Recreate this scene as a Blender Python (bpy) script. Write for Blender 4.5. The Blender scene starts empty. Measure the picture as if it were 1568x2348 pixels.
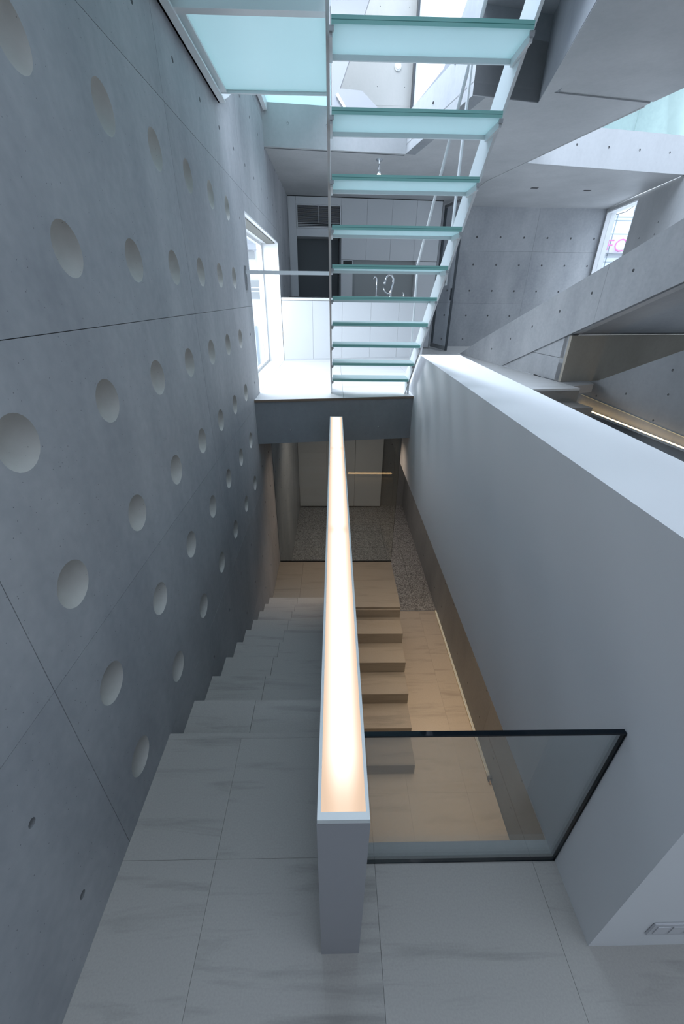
import bpy, bmesh, math, random
from mathutils import Vector, Matrix
from mathutils.geometry import delaunay_2d_cdt
random.seed(7)
SC = bpy.context.scene
COL = SC.collection
R = math.radians

# ------------------------------------------------------------------ camera
def cam_axes(yaw, p, r):
    cy, sy, cp, sp, cr, sr = math.cos(yaw), math.sin(yaw), math.cos(p), math.sin(p), math.cos(r), math.sin(r)
    f = Vector((sy*cp, cy*cp, -sp)); rt = Vector((cy, -sy, 0)); up = rt.cross(f)
    return rt*cr+up*sr, -rt*sr+up*cr, f
rt, up, fw = cam_axes(R(1.36335), R(28.50583), R(.7338))
cd = bpy.data.cameras.new('camera'); cam = bpy.data.objects.new('camera', cd); COL.objects.link(cam)
cam.matrix_world = Matrix(((rt.x, up.x, -fw.x, 0), (rt.y, up.y, -fw.y, 0), (rt.z, up.z, -fw.z, 1.9), (0, 0, 0, 1)))
cd.sensor_fit = 'HORIZONTAL'; cd.sensor_width = 24.0; cd.lens = 916.24/1568*24
cd.clip_start = .05; cd.clip_end = 300
SC.camera = cam
# ------------------------------------------------------------------ world, exposure
SC.view_settings.view_transform = 'Standard'; SC.view_settings.look = 'None'
SC.view_settings.exposure = 1.36; SC.view_settings.gamma = 1; SC.view_settings.use_curve_mapping = False
w = bpy.data.worlds.new('overcast_sky'); SC.world = w; w.use_nodes = True
wb = w.node_tree.nodes['Background']; wb.inputs[0].default_value = (.74, .85, 1, 1); wb.inputs[1].default_value = .84
# ------------------------------------------------------------------ daylight through the openings, an added fill, warm lamps
def area(name, loc, target, sx, sy, power, color):
    l = bpy.data.lights.new(name, 'AREA'); l.shape = 'RECTANGLE'; l.size = sx; l.size_y = sy
    l.energy = power; l.color = color
    o = bpy.data.objects.new(name, l); COL.objects.link(o); o.location = loc
    o.rotation_euler = (Vector(target)-Vector(loc)).to_track_quat('-Z', 'Y').to_euler()
    return o
BLUE = (.70, .82, 1.0)
area('skylight_over_stairwell', (-.2, 4.2, 7.2), (.5, 2.4, 0), 1.8, 4.4, 165, BLUE)
area('fill_upper_left', (-.6, 6.4, 6.0), (.85, 2.0, .6), 1.0, 1.2, 100, BLUE)  # added fill to brighten the white parapet, no window stands there
area('skylight_upper_room', (.3, 7.6, 7.6), (.3, 8.6, 4), 2.5, 2.0, 34, (.85, .93, 1))
area('skylight_right_void', (3.9, 4.6, 7.2), (3.6, 5.6, 2), 2.2, 3.6, 40, BLUE)
area('daylight_kitchen_window', (-1.75, 5.4, 2.5), (0.2, 5.6, .9), 2.0, 1.3, 36, (.92, .96, 1))
area('daylight_far_window', (6.3, 8.4, 4.6), (4.4, 9.0, 2.6), 1.4, 1.2, 60, (.85, .93, 1))
area('warm_lamp_lower_hall', (1.42, 2.2, -.27), (1.15, 2.2, -2.5), 3.4, .3, 9, (1, .74, .50)).data.spread = R(120)
area('warm_lamp_landing', (.1, 4.6, .46), (.1, 4.5, -2.5), 1.2, .3, 2.4, (1, .78, .60)).data.spread = R(110)
area('warm_lamp_far_hall', (.3, 6.4, .46), (.3, 6.5, -2.5), 1.2, .4, 6, (1, .84, .70)).data.spread = R(130)

# ------------------------------------------------------------------ materials
def mat(name):
    m = bpy.data.materials.new(name); m.use_nodes = True
    nt = m.node_tree; b = nt.nodes['Principled BSDF']
    return m, nt, b
def N(nt, t, **k):
    n = nt.nodes.new(t)
    for a, v in k.items(): setattr(n, a, v)
    return n
def simple(name, col, rough=.5, metal=0, bump=0, spec=.5):
    m, nt, b = mat(name)
    b.inputs['Base Color'].default_value = (*col, 1); b.inputs['Roughness'].default_value = rough
    b.inputs['Metallic'].default_value = metal; b.inputs['Specular IOR Level'].default_value = spec
    if bump:
        g = N(nt, 'ShaderNodeNewGeometry'); n = N(nt, 'ShaderNodeTexNoise'); n.inputs['Scale'].default_value = 60
        nt.links.new(g.outputs['Position'], n.inputs['Vector'])
        bp = N(nt, 'ShaderNodeBump'); bp.inputs['Strength'].default_value = bump; bp.inputs['Distance'].default_value = .002
        nt.links.new(n.outputs[0], bp.inputs['Height']); nt.links.new(bp.outputs[0], b.inputs['Normal'])
    return m
def emis(name, col, s):
    m, nt, b = mat(name); nt.nodes.remove(b)
    e = N(nt, 'ShaderNodeEmission'); e.inputs[0].default_value = (*col, 1); e.inputs[1].default_value = s
    nt.links.new(e.outputs[0], nt.nodes['Material Output'].inputs[0]); return m
def concrete(name, c1, c2, pits=.5, rough=.62, rnd=.04):
    m, nt, b = mat(name); L = nt.links.new
    g = N(nt, 'ShaderNodeNewGeometry')
    n1 = N(nt, 'ShaderNodeTexNoise'); n1.inputs['Scale'].default_value = 1.6; n1.inputs['Detail'].default_value = 5; n1.inputs['Roughness'].default_value = .6
    mp = N(nt, 'ShaderNodeMapping'); mp.inputs['Scale'].default_value = (1, 1, .45)
    L(g.outputs['Position'], mp.inputs[0]); L(mp.outputs[0], n1.inputs['Vector'])
    n2 = N(nt, 'ShaderNodeTexNoise'); n2.inputs['Scale'].default_value = 26; n2.inputs['Detail'].default_value = 6
    L(g.outputs['Position'], n2.inputs['Vector'])
    mx = N(nt, 'ShaderNodeMath', operation='MULTIPLY_ADD'); mx.inputs[1].default_value = .25
    L(n2.outputs[0], mx.inputs[0]); L(n1.outputs[0], mx.inputs[2])
    cr = N(nt, 'ShaderNodeValToRGB'); cr.color_ramp.elements[0].position = .42; cr.color_ramp.elements[1].position = .82
    cr.color_ramp.elements[0].color = (*c1, 1); cr.color_ramp.elements[1].color = (*c2, 1)
    L(mx.outputs[0], cr.inputs[0])
    v = N(nt, 'ShaderNodeTexVoronoi'); v.inputs['Scale'].default_value = 55
    L(g.outputs['Position'], v.inputs['Vector'])
    pr = N(nt, 'ShaderNodeMapRange'); pr.inputs[1].default_value = .04; pr.inputs[2].default_value = .11
    L(v.outputs['Distance'], pr.inputs[0])
    # only some cells carry a pore
    wn = N(nt, 'ShaderNodeSeparateColor'); L(v.outputs['Color'], wn.inputs[0])
    gt = N(nt, 'ShaderNodeMath', operation='GREATER_THAN'); gt.inputs[1].default_value = 1-.12*pits*2; L(wn.outputs[0], gt.inputs[0])
    inv = N(nt, 'ShaderNodeMath', operation='SUBTRACT'); inv.inputs[0].default_value = 1; L(pr.outputs[0], inv.inputs[1])
    pm = N(nt, 'ShaderNodeMath', operation='MULTIPLY'); L(inv.outputs[0], pm.inputs[0]); L(gt.outputs[0], pm.inputs[1])
    oi = N(nt, 'ShaderNodeObjectInfo')
    br = N(nt, 'ShaderNodeMapRange'); br.inputs[3].default_value = 1-rnd; br.inputs[4].default_value = 1+rnd; L(oi.outputs['Random'], br.inputs[0])
    hs = N(nt, 'ShaderNodeHueSaturation'); L(cr.outputs[0], hs.inputs['Color']); L(br.outputs[0], hs.inputs['Value'])
    mc = N(nt, 'ShaderNodeMix', data_type='RGBA'); L(pm.outputs[0], mc.inputs[0]); L(hs.outputs[0], mc.inputs[6]); mc.inputs[7].default_value = (*[c*.4 for c in c1], 1)
    L(mc.outputs[2], b.inputs['Base Color']); b.inputs['Roughness'].default_value = rough
    bp = N(nt, 'ShaderNodeBump'); bp.inputs['Strength'].default_value = .25; bp.inputs['Distance'].default_value = .003
    L(n2.outputs[0], bp.inputs['Height']); L(bp.outputs[0], b.inputs['Normal'])
    return m
def stone(name, c1, c2, rough=.45):
    m, nt, b = mat(name); L = nt.links.new
    g = N(nt, 'ShaderNodeNewGeometry'); oi = N(nt, 'ShaderNodeObjectInfo')
    add = N(nt, 'ShaderNodeVectorMath', operation='ADD')
    sc = N(nt, 'ShaderNodeMath', operation='MULTIPLY'); sc.inputs[1].default_value = 9; L(oi.outputs['Random'], sc.inputs[0])
    L(g.outputs['Position'], add.inputs[0]); L(sc.outputs[0], add.inputs[1])
    mp = N(nt, 'ShaderNodeMapping'); mp.inputs['Scale'].default_value = (.9, 9, 9); mp.inputs['Rotation'].default_value = (0, 0, R(9)); L(add.outputs[0], mp.inputs[0])
    n1 = N(nt, 'ShaderNodeTexNoise'); n1.inputs['Scale'].default_value = 1.3; n1.inputs['Detail'].default_value = 7; n1.inputs['Roughness'].default_value = .62; n1.inputs['Distortion'].default_value = .5
    L(mp.outputs[0], n1.inputs['Vector'])
    cr = N(nt, 'ShaderNodeValToRGB'); e = cr.color_ramp.elements
    e[0].position = .30; e[0].color = (*c1, 1); e[1].position = .47; e[1].color = (*c2, 1); L(n1.outputs[0], cr.inputs[0])
    n2 = N(nt, 'ShaderNodeTexNoise'); n2.inputs['Scale'].default_value = 160; L(g.outputs['Position'], n2.inputs['Vector'])
    m2 = N(nt, 'ShaderNodeMix', data_type='RGBA', blend_type='OVERLAY'); m2.inputs[0].default_value = .12
    L(cr.outputs[0], m2.inputs[6]); L(n2.outputs[0], m2.inputs[7])
    L(m2.outputs[2], b.inputs['Base Color']); b.inputs['Roughness'].default_value = rough
    return m
def granite(name):
    m, nt, b = mat(name); L = nt.links.new
    g = N(nt, 'ShaderNodeNewGeometry')
    n = N(nt, 'ShaderNodeTexVoronoi'); n.inputs['Scale'].default_value = 75; L(g.outputs['Position'], n.inputs['Vector'])
    s = N(nt, 'ShaderNodeSeparateColor'); L(n.outputs['Color'], s.inputs[0])
    cr = N(nt, 'ShaderNodeValToRGB'); e = cr.color_ramp.elements; e[0].color = (.09, .09, .095, 1); e[1].color = (.42, .43, .44, 1)
    L(s.outputs[0], cr.inputs[0]); L(cr.outputs[0], b.inputs['Base Color']); b.inputs['Roughness'].default_value = .38
    bp = N(nt, 'ShaderNodeBump'); bp.inputs['Strength'].default_value = .5; bp.inputs['Distance'].default_value = .002
    L(s.outputs[0], bp.inputs['Height']); L(bp.outputs[0], b.inputs['Normal'])
    return m
def clear_glass(name, tint=(.965, .985, .985), refl=.6):
    m, nt, b = mat(name); nt.nodes.remove(b); L = nt.links.new
    t = N(nt, 'ShaderNodeBsdfTransparent'); t.inputs[0].default_value = (*tint, 1)
    gl = N(nt, 'ShaderNodeBsdfGlossy'); gl.inputs['Roughness'].default_value = .01
    f = N(nt, 'ShaderNodeFresnel'); f.inputs[0].default_value = 1.45
    ml = N(nt, 'ShaderNodeMath', operation='MULTIPLY'); ml.inputs[1].default_value = refl; L(f.outputs[0], ml.inputs[0])
    mx = N(nt, 'ShaderNodeMixShader'); L(ml.outputs[0], mx.inputs[0]); L(t.outputs[0], mx.inputs[1]); L(gl.outputs[0], mx.inputs[2])
    L(mx.outputs[0], nt.nodes['Material Output'].inputs[0]); return m
def frosted(name, col):
    m, nt, b = mat(name); nt.nodes.remove(b); L = nt.links.new
    tr = N(nt, 'ShaderNodeBsdfTranslucent'); tr.inputs[0].default_value = (*col, 1)
    di = N(nt, 'ShaderNodeBsdfDiffuse'); di.inputs[0].default_value = (*col, 1)
    gl = N(nt, 'ShaderNodeBsdfGlossy'); gl.inputs['Roughness'].default_value = .25
    m1 = N(nt, 'ShaderNodeMixShader'); m1.inputs[0].default_value = .35; L(tr.outputs[0], m1.inputs[1]); L(di.outputs[0], m1.inputs[2])
    m2 = N(nt, 'ShaderNodeMixShader'); m2.inputs[0].default_value = .05; L(m1.outputs[0], m2.inputs[1]); L(gl.outputs[0], m2.inputs[2])
    L(m2.outputs[0], nt.nodes['Material Output'].inputs[0]); return m
def diffuser(name):
    # opal cover of a linear lamp: tubes end to end under it, so brightest along the middle, weaker where tubes meet and at the end
    m, nt, b = mat(name); nt.nodes.remove(b); L = nt.links.new
    g = N(nt, 'ShaderNodeTexCoord'); sp = N(nt, 'ShaderNodeSeparateXYZ'); L(g.outputs['Object'], sp.inputs[0])
    ab = N(nt, 'ShaderNodeMath', operation='ABSOLUTE'); L(sp.outputs[0], ab.inputs[0])
    ax = N(nt, 'ShaderNodeMapRange'); ax.interpolation_type = 'SMOOTHSTEP'
    ax.inputs[1].default_value = .006; ax.inputs[2].default_value = .058; ax.inputs[3].default_value = 1; ax.inputs[4].default_value = .12
    L(ab.outputs[0], ax.inputs[0])
    prev = ax.outputs[0]
    for y, wd, lo in ((0.0, .16, .28), (1.262, .06, .70), (2.48, .06, .75)):
        s = N(nt, 'ShaderNodeMath', operation='SUBTRACT'); s.inputs[1].default_value = y; L(sp.outputs[1], s.inputs[0])
        a = N(nt, 'ShaderNodeMath', operation='ABSOLUTE'); L(s.outputs[0], a.inputs[0])
        r = N(nt, 'ShaderNodeMapRange'); r.interpolation_type = 'SMOOTHSTEP'; r.inputs[1].default_value = .0; r.inputs[2].default_value = wd; r.inputs[3].default_value = lo; r.inputs[4].default_value = 1
        L(a.outputs[0], r.inputs[0])
        q = N(nt, 'ShaderNodeMath', operation='MULTIPLY'); L(prev, q.inputs[0]); L(r.outputs[0], q.inputs[1]); prev = q.outputs[0]
    cr = N(nt, 'ShaderNodeValToRGB'); e = cr.color_ramp.elements
    e[0].position = .2; e[0].color = (1, .74, .55, 1); e[1].position = .8; e[1].color = (1.0, .95, .84, 1)
    L(prev, cr.inputs[0])
    st = N(nt, 'ShaderNodeMapRange'); st.inputs[1].default_value = .1; st.inputs[2].default_value = 1; st.inputs[3].default_value = .33; st.inputs[4].default_value = .66; L(prev, st.inputs[0])
    em = N(nt, 'ShaderNodeEmission'); L(cr.outputs[0], em.inputs[0]); L(st.outputs[0], em.inputs[1])
    L(em.outputs[0], nt.nodes['Material Output'].inputs[0]); return m

M = {}
M['conc'] = concrete('concrete_fair_faced', (.285, .30, .32), (.455, .465, .48))
M['conc2'] = concrete('concrete_smooth', (.36, .37, .375), (.46, .465, .47), .2, .5)
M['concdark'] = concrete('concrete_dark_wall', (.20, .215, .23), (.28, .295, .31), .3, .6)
M['dimple'] = concrete('concrete_dimple', (.40, .39, .365), (.54, .53, .50), 1.2, .7)
M['conewall'] = simple('concrete_plug', (.17, .175, .18), .8)
M['core'] = simple('concrete_core', (.10, .105, .11), .9)
M['stone'] = stone('limestone', (.26, .252, .235), (.375, .36, .335))
M['stonelit'] = stone('limestone_daylit', (.58, .58, .57), (.66, .66, .65), .4)  # the same limestone, lightened to carry the kitchen window's light
M['stonewarm'] = stone('limestone_warm', (.33, .30, .265), (.42, .385, .34), .5)
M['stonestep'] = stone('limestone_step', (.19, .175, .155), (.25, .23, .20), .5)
M['stoneshaded'] = stone('stone_brown_shaded', (.19, .175, .16), (.25, .235, .215), .5)  # brown darkened to carry the shade on the side steps' risers
M['granite'] = granite('grey_granite')
M['grout'] = simple('joint_grout', (.22, .22, .215), .9)
M['plaster'] = simple('white_painted_plaster', (.80, .805, .815), .55, bump=.05)
M['white'] = simple('white_paint', (.78, .79, .80), .4)
M['lacquer'] = simple('white_lacquer', (.66, .68, .70), .35)
M['greypanel'] = simple('grey_niche_lining', (.12, .135, .145), .5)
M['splash'] = simple('splashback_glass', (.33, .35, .35), .2)
M['steelwhite'] = simple('white_painted_steel', (.74, .76, .77), .35)
M['postgrey'] = simple('pale_grey_painted_metal', (.36, .36, .38), .45, bump=.03)
M['lip'] = simple('satin_aluminium_lip', (.74, .78, .78), .35)
M['chrome'] = simple('chrome', (.8, .82, .84), .08, 1)
M['black'] = simple('black_plastic', (.012, .013, .016), .35)
M['darksteel'] = simple('dark_steel', (.06, .07, .08), .35, .3)
M['steel'] = simple('brushed_steel', (.42, .43, .44), .35, .8)
M['frost'] = frosted('frosted_glass', (.60, .70, .70))
M['frostland'] = frosted('frosted_landing_glass', (.53, .63, .625))
M['glassedge'] = simple('green_glass_edge', (.32, .66, .61), .15)
M['glassline'] = simple('glass_layer_line', (.05, .25, .22), .15)
M['clear'] = clear_glass('clear_glass')
M['clearw'] = clear_glass('window_glass', (.98, .99, 1), .15)
M['edge_dark'] = simple('dark_glass_edge', (.004, .008, .012), .03, spec=.2)
M['greenpane'] = clear_glass('green_tinted_glass', (.84, .95, .93), .5)
M['gap'] = simple('shadow_gap', (.02, .02, .022), .9)
M['diff'] = diffuser('opal_lamp_cover')
M['led'] = emis('warm_led', (1, .68, .33), 2.4)
M['ledsoft'] = emis('warm_led_soft', (1, .85, .62), .13)
M['pink'] = simple('pink_sign', (.85, .25, .55), .5)
M['facade'] = simple('pale_facade', (.86, .90, .93), .4)
M['facadeline'] = simple('facade_joint', (.35, .42, .46), .5)
M['brass'] = simple('brass', (.7, .45, .2), .3, .8)
M['housewall'] = simple('neighbour_render', (.88, .89, .9), .8)
M['roof'] = simple('grey_roof_tiles', (.45, .47, .5), .8)

# ------------------------------------------------------------------ helpers
def link(name, bm, mats, parent=None, smooth=False):
    me = bpy.data.meshes.new(name)
    bmesh.ops.recalc_face_normals(bm, faces=bm.faces[:]) if not getattr(link, 'raw', False) else None
    bm.to_mesh(me); bm.free()
    for m in (mats if isinstance(mats, (list, tuple)) else [mats]): me.materials.append(m)
    if smooth:
        for p in me.polygons: p.use_smooth = True
    o = bpy.data.objects.new(name, me); COL.objects.link(o)
    if parent: o.parent = parent
    return o
def tag(o, label, cat, group=None):
    o['label'] = label; o['category'] = cat
    if group: o['group'] = group
    return o
def struct(o, label=None, cat=None):
    o['kind'] = 'structure'
    if label: o['label'] = label
    o['category'] = cat or 'structure'
    return o
def empty(name, loc=(0, 0, 0)):
    # things are authored in world coordinates, so their empties sit at the world origin unless a location is used by a copy
    o = bpy.data.objects.new(name, None); o.empty_display_size = .05; COL.objects.link(o); o.location = loc
    return o
def root(name, base):
    """Empty at the thing's base; children are authored in world space and shifted by link_to."""
    o = empty(name, base); bpy.context.view_layer.update(); return o
def adopt(o, parent):
    o.parent = parent; o.location = Vector(o.location)-Vector(parent.location); return o
def box(bm, a, b, mi=0):
    x0, y0, z0 = a; x1, y1, z1 = b
    v = [bm.verts.new(p) for p in ((x0, y0, z0), (x1, y0, z0), (x1, y1, z0), (x0, y1, z0), (x0, y0, z1), (x1, y0, z1), (x1, y1, z1), (x0, y1, z1))]
    fs = [bm.faces.new([v[i] for i in q]) for q in ((3, 2, 1, 0), (4, 5, 6, 7), (0, 1, 5, 4), (1, 2, 6, 5), (2, 3, 7, 6), (3, 0, 4, 7))]
    for f in fs: f.material_index = mi
    return fs
def mbox(name, a, b, m, parent=None, bev=0):
    bm = bmesh.new(); a2 = [min(p, q) for p, q in zip(a, b)]; b2 = [max(p, q) for p, q in zip(a, b)]
    box(bm, a2, b2)
    if bev: bmesh.ops.bevel(bm, geom=bm.edges[:], offset=bev, segments=2, affect='EDGES')
    o = link(name, bm, m)
    if parent: adopt(o, parent)
    return o
def prism(bm, pts, off, mi=0):
    """solid from a planar 3D polygon pushed by vector off"""
    off = Vector(off); a = [bm.verts.new(p) for p in pts]; b = [bm.verts.new(Vector(p)+off) for p in pts]
    fs = [bm.faces.new(a), bm.faces.new(b[::-1])]
    n = len(pts)
    for i in range(n): fs.append(bm.faces.new((a[i], b[i], b[(i+1) % n], a[(i+1) % n])))
    for f in fs: f.material_index = mi
    return fs
def mprism(name, pts, off, m, parent=None):
    bm = bmesh.new(); prism(bm, pts, off); o = link(name, bm, m)
    if parent: adopt(o, parent)
    return o
def mflat(name, poly2, z0, z1, m, parent=None):
    return mprism(name, [(x, y, z0) for x, y in poly2], (0, 0, z1-z0), m, parent)
def tube(bm, pts, r, seg=10, caps=True):
    pts = [Vector(p) for p in pts]; rings = []; nrm = None
    for i, p in enumerate(pts):
        t = (pts[min(i+1, len(pts)-1)]-pts[max(i-1, 0)]).normalized()
        if nrm is None:
            nrm = t.orthogonal().normalized()
        else: nrm = (nrm-t*nrm.dot(t)).normalized()
        bn = t.cross(nrm); rr = r[i] if isinstance(r, (list, tuple)) else r
        rings.append([bm.verts.new(p+nrm*math.cos(a)*rr+bn*math.sin(a)*rr) for a in [2*math.pi*k/seg for k in range(seg)]])
    for a, b in zip(rings, rings[1:]):
        for k in range(seg): bm.faces.new((a[k], a[(k+1) % seg], b[(k+1) % seg], b[k]))
    if caps: bm.faces.new(rings[0][::-1]); bm.faces.new(rings[-1])
def mtube(name, pts, r, m, parent=None, seg=10):
    bm = bmesh.new(); tube(bm, pts, r, seg); o = link(name, bm, m, smooth=True)
    if parent: adopt(o, parent)
    return o
def inpoly(p, poly):
    c = False; n = len(poly)
    for i in range(n):
        (x1, y1), (x2, y2) = poly[i], poly[(i+1) % n]
        if (y1 > p[1]) != (y2 > p[1]) and p[0] < (x2-x1)*(p[1]-y1)/(y2-y1)+x1: c = not c
    return c
def clip(poly, a, b, lim, keep):
    """Sutherland-Hodgman against axis a (0/1): keep 'lt' or 'gt'"""
    out = []; n = len(poly)
    s = 1 if keep == 'gt' else -1
    for i in range(n):
        p, q = poly[i], poly[(i+1) % n]
        dp, dq = s*(p[a]-lim), s*(q[a]-lim)
        if dp >= 0: out.append(p)
        if (dp > 0 and dq < 0) or (dp < 0 and dq > 0):
            t = dp/(dp-dq); out.append((p[0]+(q[0]-p[0])*t, p[1]+(q[1]-p[1])*t))
    return out
def area2(poly):
    return abs(sum(poly[i][0]*poly[(i+1) % len(poly)][1]-poly[(i+1) % len(poly)][0]*poly[i][1] for i in range(len(poly))))/2
def cutsheet(name, O, U, V, Nn, poly, holes, cutouts, depth, m, parent):
    """panel: face polygon in (U,V) with round holes and polygonal cutouts, plus a rim pushed depth along -Nn"""
    vs, es = [], []
    def loop(pts):
        s = len(vs); vs.extend(Vector(p) for p in pts); n = len(pts)
        es.extend((s+i, s+(i+1) % n) for i in range(n))
    loop(poly); circ = []
    for (cu, cv, r, k) in holes:
        c = [(cu+r*math.cos(2*math.pi*i/k), cv+r*math.sin(2*math.pi*i/k)) for i in range(k)]; loop(c); circ.append((cu, cv, r))
    for c in cutouts: loop(c)
    V2, E2, F2, *_ = delaunay_2d_cdt(vs, es, [], 0, 1e-6)
    bm = bmesh.new(); P = [bm.verts.new(O+U*v.x+V*v.y) for v in V2]
    for f in F2:
        cx = sum(V2[i].x for i in f)/len(f); cy = sum(V2[i].y for i in f)/len(f)
        if not inpoly((cx, cy), poly): continue
        if any((cx-a)**2+(cy-b)**2 < (r*.985)**2 for a, b, r in circ): continue
        if any(inpoly((cx, cy), c) for c in cutouts): continue
        try: bm.faces.new([P[i] for i in f])
        except ValueError: pass
    for v in [v for v in bm.verts if not v.link_faces]: bm.verts.remove(v)
    bmesh.ops.dissolve_limit(bm, angle_limit=.01, verts=bm.verts[:], edges=bm.edges[:])
    be = [e for e in bm.edges if e.is_boundary]
    ex = bmesh.ops.extrude_edge_only(bm, edges=be)
    for v in [g for g in ex['geom'] if isinstance(g, bmesh.types.BMVert)]: v.co -= Nn*depth
    if not bm.faces: bm.free(); return None
    for f in bm.faces: f.normal_update()
    return link(name, bm, m, parent)
cup_cache = {}
def cup(name, r, d, O, U, V, Nn, cu, cv, m, parent, seg=28, rings=7):
    key = (r, d, m.name, tuple(round(c, 4) for c in (*U, *V)))
    if key not in cup_cache:
        bm = bmesh.new(); R0 = (r*r+d*d)/(2*d); a0 = math.asin(min(1, r/R0)) if d <= r else math.pi/2
        prev = None
        for i in range(rings+1):
            a = a0*(1-i/rings); rr = R0*math.sin(a); h = -(R0*math.cos(a)-R0*math.cos(a0))
            if i == rings:
                c = bm.verts.new(Nn*h)
                for k in range(seg): bm.faces.new((prev[k], prev[(k+1) % seg], c))
            else:
                ring = [bm.verts.new(U*rr*math.cos(2*math.pi*k/seg)+V*rr*math.sin(2*math.pi*k/seg)+Nn*h) for k in range(seg)]
                if prev:
                    for k in range(seg): bm.faces.new((prev[k], prev[(k+1) % seg], ring[(k+1) % seg], ring[k]))
                prev = ring
        me = bpy.data.meshes.new(name); bm.to_mesh(me); bm.free(); me.materials.append(m)
        for p in me.polygons: p.use_smooth = True
        cup_cache[key] = me
    o = bpy.data.objects.new(name, cup_cache[key]); COL.objects.link(o); o.parent = parent
    o.location = O+U*cu+V*cv
    return o
def concrete_wall(name, O, U, V, poly, ju=(), jv=(), ties=(), dimples=(), cutouts=(), m=None, back=.10, tie_r=.013, gap=.0022, label=None, cat=None, core=True, coremat=None):
    """wall in panels with recessed joints; O,U,V world frame; U x V points at the viewer"""
    m = m or M['conc']; O = Vector(O); U = Vector(U).normalized(); V = Vector(V).normalized(); Nn = U.cross(V).normalized()
    parent = empty(name)
    us = [-99]+sorted(ju)+[99]; vs = [-99]+sorted(jv)+[99]; g = gap/2
    for a, b in zip(us, us[1:]):
        for c, d in zip(vs, vs[1:]):
            p = clip(list(poly), 0, 0, a+g, 'gt'); p = clip(p, 0, 0, b-g, 'lt') if len(p) > 2 else []
            p = clip(p, 1, 0, c+g, 'gt') if len(p) > 2 else []; p = clip(p, 1, 0, d-g, 'lt') if len(p) > 2 else []
            if len(p) < 3 or area2(p) < .002: continue
            hs = []
            for lst, n in ((ties, 10), (dimples, 28)):
                for h in lst:
                    r = h[2] if len(h) > 2 else (tie_r if n == 10 else .075)
                    if a+g+r < h[0] < b-g-r and c+g+r < h[1] < d-g-r and inpoly(h[:2], poly): hs.append((h[0], h[1], r, n))
            co = []
            for c_ in cutouts:
                q = clip(list(c_), 0, 0, a, 'gt'); q = clip(q, 0, 0, b, 'lt') if q else q
                q = clip(q, 1, 0, c, 'gt') if q else q; q = clip(q, 1, 0, d, 'lt') if q else q
                if q and area2(q) > 1e-4: co.append(c_)
            co = [list(c_) for c_ in co]
            cutsheet('panel', O, U, V, Nn, p, hs, co, .012, m, parent)
            for (hu, hv, r, n) in hs:
                if any(inpoly((hu, hv), c_) for c_ in co): continue
                if n == 28: cup('dimple', r, .042, O, U, V, Nn, hu, hv, M['dimple'], parent)
                else: cup('tie_hole', r, r*.9, O, U, V, Nn, hu, hv, M['conewall'], parent, 10, 2)
    if core:
        bm = bmesh.new()
        if not cutouts:
            prism(bm, [O+U*p[0]+V*p[1]-Nn*.05 for p in poly], -Nn*(back-.05))
            link('core', bm, coremat or M['core'], parent)
        else:
            bm.free()
            o = cutsheet('core', O-Nn*.05, U, V, Nn, list(poly), [], [list(c_) for c_ in cutouts], back-.05, coremat or M['core'], parent)
            o2 = cutsheet('outer_face', O-Nn*back, U, V, Nn, list(poly), [], [list(c_) for c_ in cutouts], .01, M['conc2'], parent)
    struct(parent, label, cat or 'wall')
    return parent
X3, Y3, Z3 = Vector((1, 0, 0)), Vector((0, 1, 0)), Vector((0, 0, 1))
SD = Vector((.19148, -.98150, 0)); SN = Vector((.98150, .19148, 0))   # the house's skewed grid: along and across

XL, XR = -.80, .85
# ================================================================== left wall (faces +X): U=-Y? use U=+Y, V=Z gives normal +X
KY = [.99+.457*k for k in range(7)]; KZ = [.207+.451*j for j in range(6)]
gy = [.99+.457*k if k != -1 else .553 for k in range(-4, 18)]; gz = [.207+.451*j for j in range(-6, 14)]
dim = [(y, z) for y in KY for z in KZ]
win = [(4.42, .96), (6.83, .96), (6.83, 2.55), (4.42, 2.55)]
ties = [(y, z) for y in gy for z in gz if not (any(abs(y-a) < .1 for a in KY) and any(abs(z-b) < .1 for b in KZ)) and not (y < 1.2 and z > 2.6)]
ties = [t for t in ties if not (4.3 < t[0] < 6.95 and .9 < t[1] < 2.7)]
concrete_wall('wall_left', (XL, 0, 0), Y3, Z3, [(-2.2, -2.75), (9.2, -2.75), (9.2, 7.0), (-2.2, 7.0)],
              ju=[-1.035, .777, 2.585, 4.393, 6.2, 8.0], jv=[-1.82, -.92, -.015, .89, 1.795, 2.69, 3.6, 4.5, 5.4], ties=ties, dimples=dim, cutouts=[win], back=.30,
              label='tall grey concrete wall on the left with rows of round dimples')

# ================================================================== near floor
fl = struct(empty('floor'), 'pale limestone tiled floor in front of the glass balustrade', 'floor')
mprism('slab', [(XL, -2.2, -.022), (XR+2.2, -2.2, -.022), (XR+2.2, .465, -.022), (XR, .465, -.022), (XR, .762, -.022), (.085, .762, -.022), (.085, .46, -.022), (-.038, .46, -.022), (-.038, 1.19, -.022), (XL, 1.19, -.022)], (0, 0, -.2), M['grout'], fl)
xs = [XL, -.447, .158, .763, 1.368, 1.973, 2.578, 3.05]
def tile(poly, m=M['stone'], z=0.0, parent=fl, th=.02, name='tile', g=.0005):
    cx = sum(p[0] for p in poly)/len(poly); cy = sum(p[1] for p in poly)/len(poly)
    x0, x1 = min(p[0] for p in poly), max(p[0] for p in poly); y0, y1 = min(p[1] for p in poly), max(p[1] for p in poly)
    q = [(min(max(p[0], x0+g), x1-g), min(max(p[1], y0+g), y1-g)) for p in poly]
    return mflat(name, q, z-th, z, m, parent)
def rect(x0, y0, x1, y1): return [(x0, y0), (x1, y0), (x1, y1), (x0, y1)]
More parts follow.
